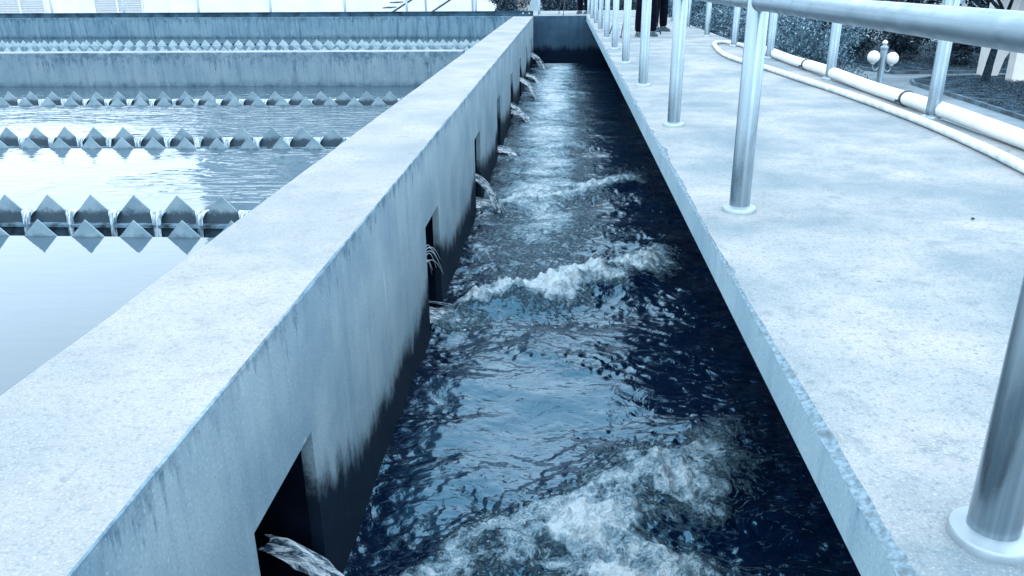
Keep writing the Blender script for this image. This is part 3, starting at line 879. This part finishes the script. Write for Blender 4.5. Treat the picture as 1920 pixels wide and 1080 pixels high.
def limbs(h, spread, r0, seed, lean=(0, 0)):
    g = random.Random(seed); mb = MB()
    top = (lean[0] * h, lean[1] * h, h)
    mb.tube([(lean[0] * h * t ** 1.5, lean[1] * h * t ** 1.5, h * t) for t in (0, .08, .3, .6, 1)], [r0 * 1.35, r0, r0 * .85, r0 * .7, r0 * .45], 10)
    for k in range(6):
        a = g.uniform(0, 6.28); t0 = g.uniform(.45, .95); L = spread * g.uniform(.5, .95)
        b0 = Vector((lean[0] * h * t0 ** 1.5, lean[1] * h * t0 ** 1.5, h * t0))
        pts = [b0 + Vector((math.cos(a) * L * t, math.sin(a) * L * t, L * .75 * t ** .8)) for t in (0, .35, .7, 1)]
        mb.tube(pts, [r0 * .5, r0 * .36, r0 * .22, r0 * .08], 6)
    return mb

def tree(x, y, hz, rad, count, size, mat, label, cat, group=None, z0=-3.9, trunk_h=None, r0=.14, name='tree', seed=0, clumps=16, lean=(0, 0)):
    root = empty(name, (x, y, z0)); tag(root, label, cat, group)
    th = trunk_h if trunk_h else max(.3, hz - rad[2] * .6)
    limbs(th, max(rad[0], rad[1]) * .9, r0, seed, lean).build('trunk' if name != 'shrub' else 'stem', M['bark'], root, smooth=True)
    link('crown' if name != 'shrub' else 'foliage', leaves((lean[0] * th, lean[1] * th, hz), rad, count, size, clumps, seed), M[mat], root)
    return root

# shrubs crowding the garden side of the walkway (their tops come level with it)
shr = [(4.15, 14.2, 3.5, (.95, 1.1, 1.05), 'leafy grey-green shrub between two right-hand rail posts, with the highest rounded top'),
       (4.0, 16.9, 3.55, (.95, 1.2, .95), 'leafy shrub just behind the curled end of the hose'),
       (3.95, 19.6, 3.75, (1.0, 1.4, 1.0), 'dense leafy shrub in the middle of the row beside the walkway'),
       (4.0, 22.6, 3.95, (1.1, 1.5, 1.1), 'dense leafy shrub in the row behind the standing people'),
       (4.1, 26.2, 4.2, (1.2, 1.8, 1.2), 'dense leafy shrub at the far end of the walkway row')]
for k, (x, y, hz, rad, lab) in enumerate(shr):
    tree(x, y, hz, rad, 17000, .024 + .0005 * y, 'leaf_mid', lab, 'shrub', 'shrubs beside the walkway', name='shrub', seed=50 + k, clumps=60, r0=.07)
    # leafy skirt below hides the stems
# bushes beyond the far walkway
fb = [(-2.4, 33.0, 4.3, (1.1, 1.0, 1.5), 'dark feathery bush left of the white pillar'),
      (-.55, 33.4, 4.2, (.7, .9, 1.5), 'dark feathery bush right of the white pillar'),
      (.75, 34.2, 4.0, (1.3, .9, 1.0), 'loose pale bush straight beyond the channel end'),
      (2.3, 33.5, 4.1, (1.1, 1.1, 1.2), 'dark bush beyond the end of the walkway posts')]
for k, (x, y, hz, rad, lab) in enumerate(fb):
    tree(x, y, hz, rad, 3800, .07, 'leaf_dark', lab, 'bush', 'bushes beyond the far walkway', name='shrub', seed=80 + k, clumps=22, r0=.06)

# garden trees and the belt behind
gt = [(12.6, 42.5, 4.2, (1.7, 1.7, 1.9), 3.6, .13, 'leaf_far', 'slim dark tree standing left of the twin globe lamp', (.05, 0)),
      (15.2, 47.5, 4.4, (2.0, 1.8, 1.9), 3.4, .17, 'leaf_far', 'dark trunked tree standing at the kerb corner behind the lamp', (.06, 0)),
      (19.97, 40.3, 5.6, (3.4, 2.6, 2.0), 3.4, .2, 'leaf_dark', 'forked dark tree in front of the white columns', (.12, 0))]
for k, (x, y, hz, rad, th, r0, mt, lab, ln) in enumerate(gt):
    tree(x, y, hz, rad, 6500, .12, mt, lab, 'tree', None, trunk_h=th, r0=r0, seed=110 + k, lean=ln, clumps=26)
bu = [(22.3, 48.6, 1.35, (1.5, 1.3, 1.25), 'dense dark round bush right of the tall rail post'),
      (20.0, 51.0, 1.5, (1.7, 1.2, 1.3), 'dark spreading bush at the left of the round bush'),
      (17.4, 51.5, 1.6, (1.6, 1.2, 1.35), 'dark spreading bush right behind the twin globe lamp'),
      (14.6, 53.0, 1.7, (1.6, 1.2, 1.5), 'dark spreading bush left behind the twin globe lamp'),
      (25.8, 51.0, 1.6, (1.7, 1.2, 1.4), 'dark bush beyond the white columns')]
for k, (x, y, hz, rad, lab) in enumerate(bu):
    tree(x, y, hz, rad, 4200, .10, 'leaf_dark', lab, 'bush', 'round garden bushes', name='shrub', seed=130 + k, clumps=24, r0=.12)
belt = [(8.5, 52), (12.0, 56), (15.5, 61), (19.0, 57), (23.0, 60), (27.0, 56), (31.0, 60), (35.5, 56), (6.0, 60), (40.0, 60)]
names = ['third from the left of the dusky trees closing the garden', 'bushy tree behind the trunks left of the lamp', 'bushy tree right above the lamp globes', 'full tree over the spreading bushes',
         'full tree behind the tallest rail post', 'full tree behind the white columns', 'full tree at the far right of the view', 'full tree past the right edge of the garden', 'leftmost dusky tree, beyond the shrub row', 'farthest right dusky tree']
for k, ((x, y), lab) in enumerate(zip(belt, names)):
    tree(x, y, 4.4 + (k % 3) * .5, (2.8, 2.2, 3.3), 6500, .16, 'leaf_far', lab, 'tree', 'dusky trees closing the garden', seed=150 + k, clumps=34, r0=.22)

# ------------------------------------------------------------------ garden beds with kerbs
def bed(poly, label, plant_seed):
    root = empty('planting_bed', (0, 0, 0)); tag(root, label, 'planting bed')
    MB().prism(poly, -3.9, -3.76).build('soil', M['soil'], root)
    k = MB(); n = len(poly); cx_ = sum(p[0] for p in poly) / n; cy_ = sum(p[1] for p in poly) / n
    V, F = [], []
    for x, y in poly:
        d = Vector((x - cx_, y - cy_)).normalized() * .16
        V += [(x, y, -3.9), (x + d.x, y + d.y, -3.9), (x + d.x, y + d.y, -3.73), (x, y, -3.73)]
    for i in range(n):
        j = (i + 1) % n
        for q in range(4): F.append((4 * i + q, 4 * j + q, 4 * j + (q + 1) % 4, 4 * i + (q + 1) % 4))
    k.add(V, F); k.build('kerb', M['kerb'], root)
    return root
bed([(16.9, 40.6), (17.3, 41.9), (18.9, 43.3), (23.6, 43.7), (30, 44), (30, 20), (15.5, 20), (16.8, 30.6), (17.0, 36.1)], 'dark planting bed with pointed kerb corner around the forked tree', 1)
bed([(17.2, 50.4), (16.9, 47.6), (17.77, 45.6), (21.3, 45.9), (32, 46.6), (32, 66), (16.5, 66)], 'long kerbed planting bed under the round bushes', 2)
bed([(4, 44), (12.2, 40.5), (14.8, 45.0), (15.6, 50), (15.6, 66), (4, 66)], 'kerbed planting bed under the slim tree left of the lamp', 3)
# low ground cover
gc = []
gg = np.random.default_rng(5)
def cover(cx_, cy_, rx_, ry_, n_, s_, seed): return leaves((cx_, cy_, -3.7), (rx_, ry_, .12), n_, s_, 60, seed)
o = link('ground_cover', cover(21.5, 36, 5, 7, 30000, .035, 901), M['leaf_dark']); tag(o, kind='stuff'); o['label'] = 'dark low ground cover in the bed round the forked tree'
o = link('ground_cover', cover(23, 52, 7, 5.5, 30000, .04, 902), M['leaf_far']); tag(o, kind='stuff'); o['label'] = 'low ground cover under the round bushes'

# ------------------------------------------------------------------ garden lamp
lp = empty('street_lamp', (10.48, 28.0, -3.9)); tag(lp, 'steel garden lamp with two white globes on curled arms', 'lamp')
q = MB(); q.lathe([(.16, 0), (.16, .05), (.12, .1), (.105, .3), (.105, 2.72), (.125, 2.74), (.125, 2.79), (.08, 2.83), (.05, 2.86)], n=24); q.build('pole', M['steel'], lp, smooth=True)
q = MB(); q.lathe([(.001, 2.84), (.055, 2.87), (.085, 2.93), (.055, 2.99), (.001, 3.02)], n=20); q.build('finial', M['globe'], lp, smooth=True)
for sx, dz_ in ((-1, 0), (1, -.05)):
    q = MB(); q.tube([(sx * .1, 0, 2.15 + dz_), (sx * .16, 0, 2.06 + dz_), (sx * .24, 0, 2.06 + dz_), (sx * .29, 0, 2.14 + dz_), (sx * .29, 0, 2.28 + dz_)], .022, 10)
    arm = q.build('arm', M['steel'], lp, smooth=True)
    q = MB(); q.lathe([(.06, -.22)] + [(.2 * math.sin(a), -.2 * math.cos(a)) for a in np.linspace(.35, math.pi - .01, 16)], (sx * .30, 0, 2.48 + dz_), 28)
    q.build('globe', M['globe'], arm, smooth=True)

# ------------------------------------------------------------------ buildings
def wbox(x0, x1, y0, y1, z0, z1): return MB().box(x0, x1, y0, y1, z0, z1)
bA = empty('building', (0, 0, 0)); tag(bA, 'white building with louvred windows beyond the basin on the left', 'building')
wbox(-48, -20.0, 45, 58, -3.9, 2.3).build('wall', M['white'], bA)
wbox(-48.3, -19.7, 44.7, 58.3, 2.3, 2.5).build('roof', M['white'], bA)
def louvre_window(bp, x0, x1, z0, z1, y=45.0):
    f_ = MB(); d = .06
    f_.box(x0, x1, y - .05, y - .001, z1 - d, z1); f_.box(x0, x1, y - .05, y - .001, z0, z0 + d)
    f_.box(x0, x0 + d, y - .05, y - .001, z0 + d, z1 - d); f_.box(x1 - d, x1, y - .05, y - .001, z0 + d, z1 - d)
    xm = x0 + (x1 - x0) * .48; f_.box(xm - .05, xm + .05, y - .05, y - .001, z0 + d, z1 - d)
    fr = f_.build('window', M['white'], bp)
    l = MB(); n_ = int((z1 - z0 - 2 * d) / .12)
    for k in range(n_):
        zz = z0 + d + .02 + k * .12
        for a_, b_ in ((x0 + d, xm - .05), (xm + .05, x1 - d)):
            l.add([(a_, y - .045, zz), (b_, y - .045, zz), (b_, y - .006, zz + .085), (a_, y - .006, zz + .085), (a_, y - .006, zz + .07), (b_, y - .006, zz + .07)], [(0, 1, 2, 3), (0, 4, 5, 1)])
    l.build('louvres', M['louvre'], fr)
for zt in (-.5,):
    for x0 in (-31.3, -25.75, -36.9, -42.4): louvre_window(bA, x0, x0 + 2.75, zt, zt + 2.1)
bB = empty('building', (0, 0, 0)); tag(bB, 'low white annex wall behind the far railing posts', 'building')
wbox(-19.6, -3.4, 41, 46, -3.9, 1.45).build('wall', M['white'], bB); wbox(-19.8, -3.2, 40.8, 46.2, 1.45, 1.6).build('roof', M['white'], bB)
bC = empty('building', (0, 0, 0)); tag(bC, 'tall blue grey building mirrored in the basin, right of the white one', 'building')
wbox(-29.4, 4.0, 62, 74, -3.9, 18.0).build('wall', M['greywall'], bC); wbox(-29.6, 4.2, 61.8, 74.2, 18.0, 18.4).build('roof', M['greywall'], bC)
wn = MB(); wn.box(0, 2.0, 61.93, 61.999, 0, 1.7); w0 = wn.build('window', M['glass'], bC); w0.location = (-28, 0, 1.5)
for k in range(10):
    for j in range(4):
        if k or j:
            c = w0.copy(); col.objects.link(c); c.parent = bC; c.location = (-28 + k * 3.1, 0, 1.5 + j * 3.6)
pl = empty('white_pillar', (-1.62, 33.4, -3.9)); tag(pl, 'square white pillar standing between two dark bushes beyond the channel', 'pillar')
wbox(-.24, .24, -.24, .24, 0, 6.2).build('shaft', M['white'], pl); wbox(-.3, .3, -.3, .3, 6.2, 6.4).build('cap', M['white'], pl)
# pale blue house glimpsed behind the shrubs
bD = empty('building', (0, 0, 0)); tag(bD, 'pale blue grey building with narrow white pillars glimpsed over the shrubs', 'building')
wbox(10, 22, 66, 74, -3.9, 3.5).build('wall', M['paleblue'], bD); wbox(9.5, 22.5, 65.5, 74.5, 3.5, 3.8).build('roof', M['white'], bD)
for x in (11.0, 13.2, 15.4, 17.6, 19.8): wbox(x, x + .35, 65.3, 65.65, -3.9, 3.5).build('pillar', M['white'], bD)
# pavilion with white columns and an arch
bE = empty('pavilion', (0, 0, 0)); tag(bE, 'white pavilion of square columns with an arched opening behind the forked tree', 'pavilion')
for (x, y, w_) in ((21.5, 40.9, .62), (25.6, 40.9, .62), (25.6, 44.6, .62)):
    wbox(x, x + w_, y, y + w_, -3.9, 2.6).build('column', M['white'], bE)
a = MB(); prof = [(21.3, -3.9), (22.1, -3.9), (22.32, -2.9), (22.75, -2.15), (23.3, -1.75), (24.0, -1.55), (24.0, 2.6), (21.3, 2.6)]
a.add([(x, 43.5, z) for x, z in prof] + [(x, 44.0, z) for x, z in prof], [tuple(range(8)), tuple(range(15, 7, -1))] + [(i, (i + 1) % 8, 8 + (i + 1) % 8, 8 + i) for i in range(8)])
a.build('arch', M['white'], bE)
wbox(21.2, 26.6, 40.6, 45.4, 2.6, 3.0).build('roof', M['white'], bE)

# ------------------------------------------------------------------ people and tripods
def skin_obj(name, chains, mat_, parent, sub=2):
    """chains: list of (list of (x,y,z,r), parent index or None); one connected skinned mesh"""
    V, E, Rd = [], [], []
    for pts, att in chains:
        prev = att
        for p in pts:
            V.append(p[:3]); Rd.append(p[3]); i = len(V) - 1
            if prev is not None: E.append((prev, i))
            prev = i
    me = bpy.data.meshes.new(name); me.from_pydata(V, E, [])
    o = link(name, me, mat_, parent)
    sm = o.modifiers.new('skin', 'SKIN'); sm.use_smooth_shade = True
    sl = me.skin_vertices[0].data if me.skin_vertices else None
    if sl is None:
        me.skin_vertices.new() if hasattr(me.skin_vertices, 'new') else None
        sl = me.skin_vertices[0].data if me.skin_vertices else None
    if sl is not None:
        for i, r_ in enumerate(Rd):
            r2 = r_ if isinstance(r_, tuple) else (r_, r_)
            sl[i].radius = r2
        sl[0].use_root = True
    ss = o.modifiers.new('sub', 'SUBSURF'); ss.levels = sub; ss.render_levels = sub
    return o

def person(x, y, rz, feet, label, jacket='jacket'):
    """local frame: +x forward, feet = ((x,y),(x,y)) of left and right heel"""
    root = empty('person', (x, y, 0), rz); tag(root, label, 'person', 'people standing on the walkway')
    (lxx, lyy), (rxx, ryy) = feet
    hip, sh = .93, 1.42
    chains = [([(0, 0, hip, (.14, .11)), (0, 0, 1.1, (.13, .1)), (0, 0, 1.28, (.15, .11)), (0, 0, sh, (.12, .09)), (.01, 0, 1.50, .055), (.02, 0, 1.56, .055),
                (.03, 0, 1.63, (.085, .09)), (.025, 0, 1.71, (.075, .085))], None)]
    nbase = 8
    for s_, (fx2, fy2) in ((1, (lxx, lyy)), (-1, (rxx, ryy))):
        chains.append(([(0, s_ * .1, hip - .06, .085), (.02 + fx2 * .5, s_ * .03 + fy2 * .72, .5, .058), (fx2, fy2, .1, .038), (fx2 + .1, fy2, .035, .03)], 0))
    for s_ in (1, -1):
        base = len([p for c in chains for p in c[0]])
        chains.append(([(0, s_ * .19, sh - .02, .055), (.02, s_ * .24, 1.16, .042), (.2, s_ * .16, 1.02, .032), (.27, s_ * .12, 1.03, (.034, .016))], 3))
        palm = base + 3
        for f_ in range(4):
            oy = (f_ - 1.5) * .018
            chains.append(([(.31, s_ * .12 + oy, 1.035, .0085), (.34 + .004 * (1.5 - abs(f_ - 1.5)), s_ * .12 + oy, 1.02, .008), (.35, s_ * .12 + oy, .995, .007)], palm))
        chains.append(([(.275, s_ * .12 - s_ * .045, 1.03, .010), (.30, s_ * .12 - s_ * .06, 1.02, .008)], palm))
    body = skin_obj('body', chains, M['skin'], root)
    # face details belong to the body; hair and clothes are children
    tr = []
    tr.append(([(0, 0, hip + .08, (.16, .13)), (0, 0, hip - .02, (.17, .135))], None))
    for s_, (fx2, fy2) in ((1, (lxx, lyy)), (-1, (rxx, ryy))):
        tr.append(([(.0, s_ * .1, hip - .14, .115), (.02 + fx2 * .5, s_ * .03 + fy2 * .72, .5, .096), (fx2 * .85, fy2 * .97, .28, .092), (fx2, fy2, .16, .088), (fx2 + .015, fy2, .085, .082)], 1))
    skin_obj('trousers', tr, M['trouser'], body)
    jk = [([(0, 0, .92, (.19, .15)), (0, 0, 1.1, (.175, .135)), (0, 0, 1.28, (.18, .14)), (0, 0, 1.42, (.15, .12)), (.005, 0, 1.49, .075)], None)]
    for s_ in (1, -1):
        jk.append(([(0, s_ * .2, sh - .03, .078), (.02, s_ * .25, 1.16, .064), (.17, s_ * .175, 1.03, .05)], 3))
    skin_obj('jacket', jk, M[jacket], body)
    hr = MB(); hr.lathe([(.001, .115), (.06, .1), (.092, .05), (.1, 0), (.095, -.05), (.08, -.07)], (.005, 0, 1.72), 18); hr.build('hair', M['hair'], body, smooth=True)
    for s_, (fx2, fy2) in ((1, (lxx, lyy)), (-1, (rxx, ryy))):
        sh_ = MB(); n_ = 12
        secs = [(-.09, .036, .075), (-.05, .043, .11), (.02, .045, .11), (.08, .046, .075), (.14, .05, .055), (.185, .042, .042), (.205, .02, .03)]
        V, F = [], []
        for dx, hw, hh_ in secs:
            for k in range(n_):
                a_ = 2 * math.pi * k / n_; z_ = math.sin(a_); V.append((fx2 + dx, fy2 + math.cos(a_) * hw * (1 if z_ < .2 else .85), .022 + (hh_ * z_ if z_ > 0 else .018 * z_)))
        for i in range(len(secs) - 1):
            for k in range(n_): F.append((i * n_ + k, i * n_ + (k + 1) % n_, (i + 1) * n_ + (k + 1) % n_, (i + 1) * n_ + k))
        F += [tuple(range(n_))[::-1], tuple(range((len(secs) - 1) * n_, len(secs) * n_))]
        sh_.add(V, F); so = sh_.build('shoe', M['shoe'], body, smooth=True)
        s2 = MB(); s2.prism([(fx2 - .095, fy2 - .035), (fx2 + .03, fy2 - .04), (fx2 + .14, fy2 - .052), (fx2 + .2, fy2 - .03), (fx2 + .212, fy2), (fx2 + .2, fy2 + .03), (fx2 + .14, fy2 + .052), (fx2 + .03, fy2 + .04), (fx2 - .095, fy2 + .035)], .001, .024)
        s2.build('sole', M['sole'], so)
    return root
person(1.60, 16.75, R(-70), ((-.02, .16), (.02, -.15)), 'person in black trousers standing nearest the channel-side railing posts')
person(2.02, 18.35, R(-52), ((0, .15), (.02, -.13)), 'person in dark baggy trousers and grey shoes standing right of the tripod leg')
person(.62, 27.9, R(-120), ((0, .13), (.0, -.13)), 'person standing at the far end of the channel among the last posts')

def tripod(feet, apex, label):
    root = empty('tripod', (apex[0], apex[1], 0)); tag(root, label, 'tripod', 'camera tripods')
    A = Vector((0, 0, apex[2]))
    for (fx2, fy2) in feet:
        F_ = Vector((fx2 - apex[0], fy2 - apex[1], .02)); mid = A.lerp(F_, .5)
        q = MB(); q.tube([A + (F_ - A).normalized() * .03, mid], .016, 10); q.tube([mid, F_], .011, 10); q.tube([mid + (A - mid) * .02, mid - (A - mid) * .03], .021, 10)
        leg = q.build('leg', M['tripod'], root, smooth=True)
        q = MB(); q.lathe([(.018, 0), (.02, .012), (.013, .04)], (F_.x, F_.y, 0), 10); q.build('foot', M['clamp'], leg, smooth=True)
    q = MB(); q.lathe([(.03, -.08), (.045, -.05), (.045, .0), (.02, .02), (.02, .2), (.045, .21), (.045, .24)], tuple(A), 14); q.build('column', M['tripod'], root, smooth=True)
    q = MB(); q.box(-.07, .07, -.045, .045, apex[2] + .24, apex[2] + .34); q.lathe([(.035, -.13), (.035, -.045)], (0, 0, apex[2] + .29), 14, axis='Y')
    q.build('camera', M['clamp'], root, bevel=.006)
tripod([(1.1, 16.41), (1.98, 17.45), (.95, 17.65)], (1.36, 17.1, 1.35), 'dark tripod standing between the people and the railing posts')
tripod([(-.19, 27.6), (-.04, 26.75), (.45, 27.4)], (.08, 27.25, 1.4), 'dark tripod on the far walkway beyond the channel end')
